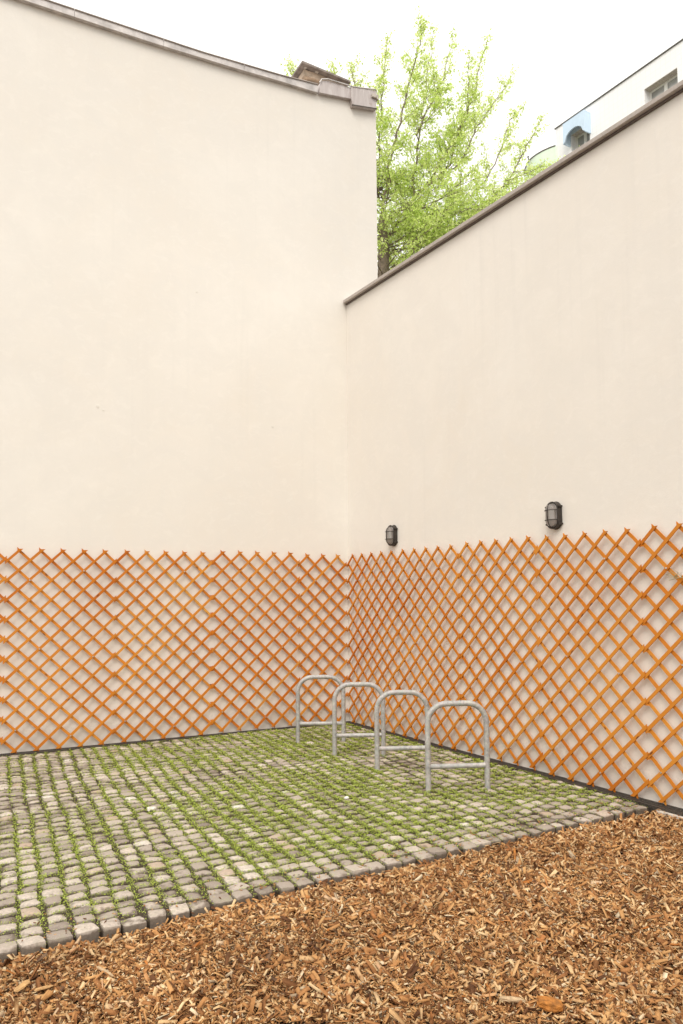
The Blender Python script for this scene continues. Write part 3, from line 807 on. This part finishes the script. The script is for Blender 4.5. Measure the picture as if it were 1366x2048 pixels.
# ------------------------------------------------------------------ tree beyond the wall
limbs = dict(
A=[(5.78,11.94),(5.82,12.66),(5.98,13.56),(6.2,14.35),(6.48,15.31),(6.73,16.2),(6.96,17.1),(7.13,17.76),(7.24,18.18)],
B=[(5.81,11.81),(6.33,12.36),(6.77,12.75),(7.24,13.31),(7.72,14.03),(8.03,14.59),(8.5,15.46),(8.89,16.35),(9.15,17.06),(9.37,17.84),(9.56,18.49)],
C=[(6.77,12.75),(6.89,13.81),(7.01,14.73),(7.16,15.59),(7.28,16.38),(7.47,17.27),(7.59,18.05)],
D=[(7.24,13.28),(7.89,13.77),(8.53,14.4),(8.98,15.37),(9.31,15.85),(9.8,16.55),(10.2,17.16),(10.62,17.85)],
E=[(5.80,10.3),(6.31,10.92),(7.33,11.71),(8.58,12.59),(9.43,13.32),(10.22,14.14),(10.84,15.18),(11.2,15.84),(11.68,16.64)],
F=[(5.81,12.09),(5.64,12.62),(5.7,13.92),(5.77,14.95),(5.83,15.84),(5.9,16.59),(6.01,17.29)],
G=[(7.4,13.42),(8.08,14.12),(8.36,14.96),(8.75,15.84),(8.81,16.95),(8.79,17.8)],
H=[(7.33,11.71),(7.68,12.08),(8.59,13.04),(9.65,14.38),(10.06,15.28),(10.37,16.17),(10.89,16.72)],
I=[(6.92,14.7),(7.22,15.38),(7.59,16.1),(7.95,16.82),(8.25,18.08)],
J=[(5.7,13.92),(5.31,14.38),(5.0,15.15),(4.85,15.81),(4.78,16.07)],
K=[(5.64,12.62),(4.76,13.66),(4.38,14.67),(4.28,15.49),(4.24,15.92)],
M=[(5.64,12.62),(4.15,13.21),(3.42,14.38),(3.13,15.12),(3.02,15.52)],
N=[(5.8,11.52),(6.49,11.89),(7.34,12.45),(8.41,12.77),(9.53,13.42)],
O=[(5.8,11.1),(6.65,11.27),(7.33,11.86),(8.04,12.09)])
TR = Vector((5.75,8.5,-.14))
tree = tag(empty('maple_tree', TR), 'tall leafy tree with light green spring leaves behind the corner', 'tree')
def L3(p): return Vector(p)-TR
tb = MB(); tp = [(5.55,8.5,-.14),(5.62,8.5,2),(5.72,8.52,5),(5.76,8.5,8),(5.75,8.5,9.68),(5.78,8.5,10.81),(5.78,8.5,11.9),(5.80,8.5,12.2)]
tb.tube([L3(p) for p in tp], [.34,.26,.22,.19,.17,.155,.13,.08], 14)
tb.build('trunk', M_bark, tree, smooth=True)
leafP = []; leafS = []
def put_leaves(p, n, spread, s=.068):
    q = rng.normal(0,1,(n,3))*spread; leafP.append(np.array(p)[None]+q); leafS.append(rng.uniform(.65,1.3,n)*s)
def shoot(b, p, d, L_, r_, depth, dens):
    pts = [p.copy()]; dd = d.normalized(); n = max(4,int(L_/.12)); st = L_/n
    for k in range(n):
        dd = (dd+Vector((random.gauss(0,.09),random.gauss(0,.09),random.gauss(0,.05)+.035))).normalized()
        pts.append(pts[-1]+dd*st)
    b.tube(pts, list(np.linspace(r_,.0035,len(pts))), 4 if depth else 5, caps=False)
    for k, q in enumerate(pts):
        f = k/n
        if f > .2: put_leaves(q, int(round(dens*(3.8+5.0*f)*st/.12*random.uniform(.6,1.5))), .055+.05*(1-f))
        if depth > 0 and f > .15 and random.random() < .62*st/.12:
            az = random.uniform(0,2*math.pi); e = Vector((math.cos(az),math.sin(az),random.uniform(-.2,.6)))
            shoot(b, q, (dd*.7+e*.8), L_*random.uniform(.3,.55)*(1.1-f*.6), r_*.5, depth-1, dens)
for name_, P2 in limbs.items():
    rs = random.Random(name_); dy = {'A':-1.0,'B':-.6,'C':.9,'D':1.2,'E':-.5,'F':.5,'G':-.9,'H':1.4,'I':.4,'J':1.0,'K':.3,'M':.8,'N':-1.3,'O':-1.0}[name_]
    # densify
    pts = []; nP = len(P2)
    for i in range(nP-1):
        for k in range(4):
            f = k/4; t_ = (i+f)/(nP-1)
            pts.append(Vector((P2[i][0]*(1-f)+P2[i+1][0]*f, 8.5+dy*t_**1.2, P2[i][1]*(1-f)+P2[i+1][1]*f)))
    pts.append(Vector((P2[-1][0], 8.5+dy, P2[-1][1])))
    # correct for the change of depth so that the limb keeps its place seen from the yard
    C0 = Vector((-4.87,-8.98,1.65)); pts = [C0+(Vector((p.x,8.5,p.z))-C0)*((p.y+8.98)/17.48) for p in pts]
    for i in range(1,len(pts)-1): pts[i] += Vector((rs.gauss(0,.02),rs.gauss(0,.03),rs.gauss(0,.015)))
    r0 = {'A':.042,'B':.055,'E':.05}.get(name_, .032)
    dn_ = .45 if name_ in 'KMJ' else 1.0
    b = MB(); b.tube([L3(p) for p in pts], list(np.linspace(r0,.007,len(pts))), 8)
    N = len(pts)
    for i in range(2, N):
        f = i/N; p = L3(pts[i]); d = (pts[min(i+1,N-1)]-pts[i-1]).normalized()
        low = (pts[i].z < 13.6)
        for rep in range(2 if (low or f < .75) else 1):
            if rs.random() < (.80 if f < .8 else .5):
                az = rs.uniform(0,2*math.pi); up = rs.uniform(-.15,.35) if low else rs.uniform(.2,.9)
                e = Vector((math.cos(az),math.sin(az)*.8,up))
                L_ = rs.uniform(.55,1.25)*(1.05-.86*f)*(1.25 if low else 1)
                shoot(b, p, d*.45+e, L_, .010*(1.2-f), 1, dn_)
        if f > .3: put_leaves(p, int(2+10*f*rs.random()*1.2), .07+.05*(1-f))
        if f > .80: put_leaves(p, 16, .075)
    b.build('limb', M_bark, tree, smooth=True)
# lower inner crown, denser and partly hidden behind the wall
b = MB()
for k in range(75):
    z = random.uniform(9.6,13.8); a = random.uniform(0,2*math.pi)
    p = L3((5.78,8.5,z*.97)); wdt = np.interp(z,[9.6,12,13.6],[2.2,3.0,2.4])
    e = Vector((math.cos(a),math.sin(a)*.8,random.uniform(.0,.5)))
    shoot(b, p+e*random.uniform(.1,1.4), e, random.uniform(.6,1.5)*wdt/2.2, .016, 1, .9)
    b.tube([p, p+e*.7, p+e*1.4], [.02,.016,.012], 5)
for k in range(135):
    x = random.uniform(6.3,11.3); z = random.uniform(10.6,12.4)+(x-6.3)*.42; p = L3((x,8.5+random.uniform(-1.6,1.8),z))
    a = random.uniform(-.8,.8)
    shoot(b, p, Vector((math.cos(a),math.sin(a),random.uniform(-.1,.35))), random.uniform(.6,1.3), .010, 1, .75)
for k in range(46):
    z = random.uniform(9.4,12.4); p = L3((5.78+random.uniform(-.3,.5),8.5-random.uniform(.2,.8),z))
    a = random.uniform(-2.6,.4); shoot(b, p, Vector((math.cos(a),math.sin(a),random.uniform(-.3,.2))), random.uniform(.4,.8), .008, 1, .8)
b.build('inner_branches', M_bark, tree)
P = np.concatenate(leafP); S = np.concatenate(leafS)
# leaves hang: three narrow blades each
n = len(P); az = rng.uniform(0,2*np.pi,n); dn = rng.uniform(-.9,.35,n)
ax = np.stack([np.cos(az)*np.cos(dn),np.sin(az)*np.cos(dn),np.sin(dn)],1)
rnd = rng.normal(0,1,(n,3)); sdv = np.cross(ax,rnd); sdv /= np.linalg.norm(sdv,axis=1)[:,None]
Vs = []
for ang, ln_ in ((0,1.0),(.75,.72),(-.75,.72)):
    t = ax*math.cos(ang)+sdv*math.sin(ang); s_ = -ax*math.sin(ang)+sdv*math.cos(ang)
    Vs.append(np.stack([P, P+t*(S*ln_*.45)[:,None]+s_*(S*.17)[:,None], P+t*(S*ln_)[:,None], P+t*(S*ln_*.45)[:,None]-s_*(S*.17)[:,None]],1))
V = np.stack(Vs,1).reshape(-1,3)
# weld the three blades into one island by sharing the base vertex
idx = np.arange(n)[:,None,None]*12+np.arange(12).reshape(3,4)[None]; idx[:,1,0] = idx[:,0,0]; idx[:,2,0] = idx[:,0,0]
F = idx.reshape(-1,4)
tag(link('foliage', big_mesh('foliage', V, F), M_leaf, tree), kind='stuff')
print('leaves', n)
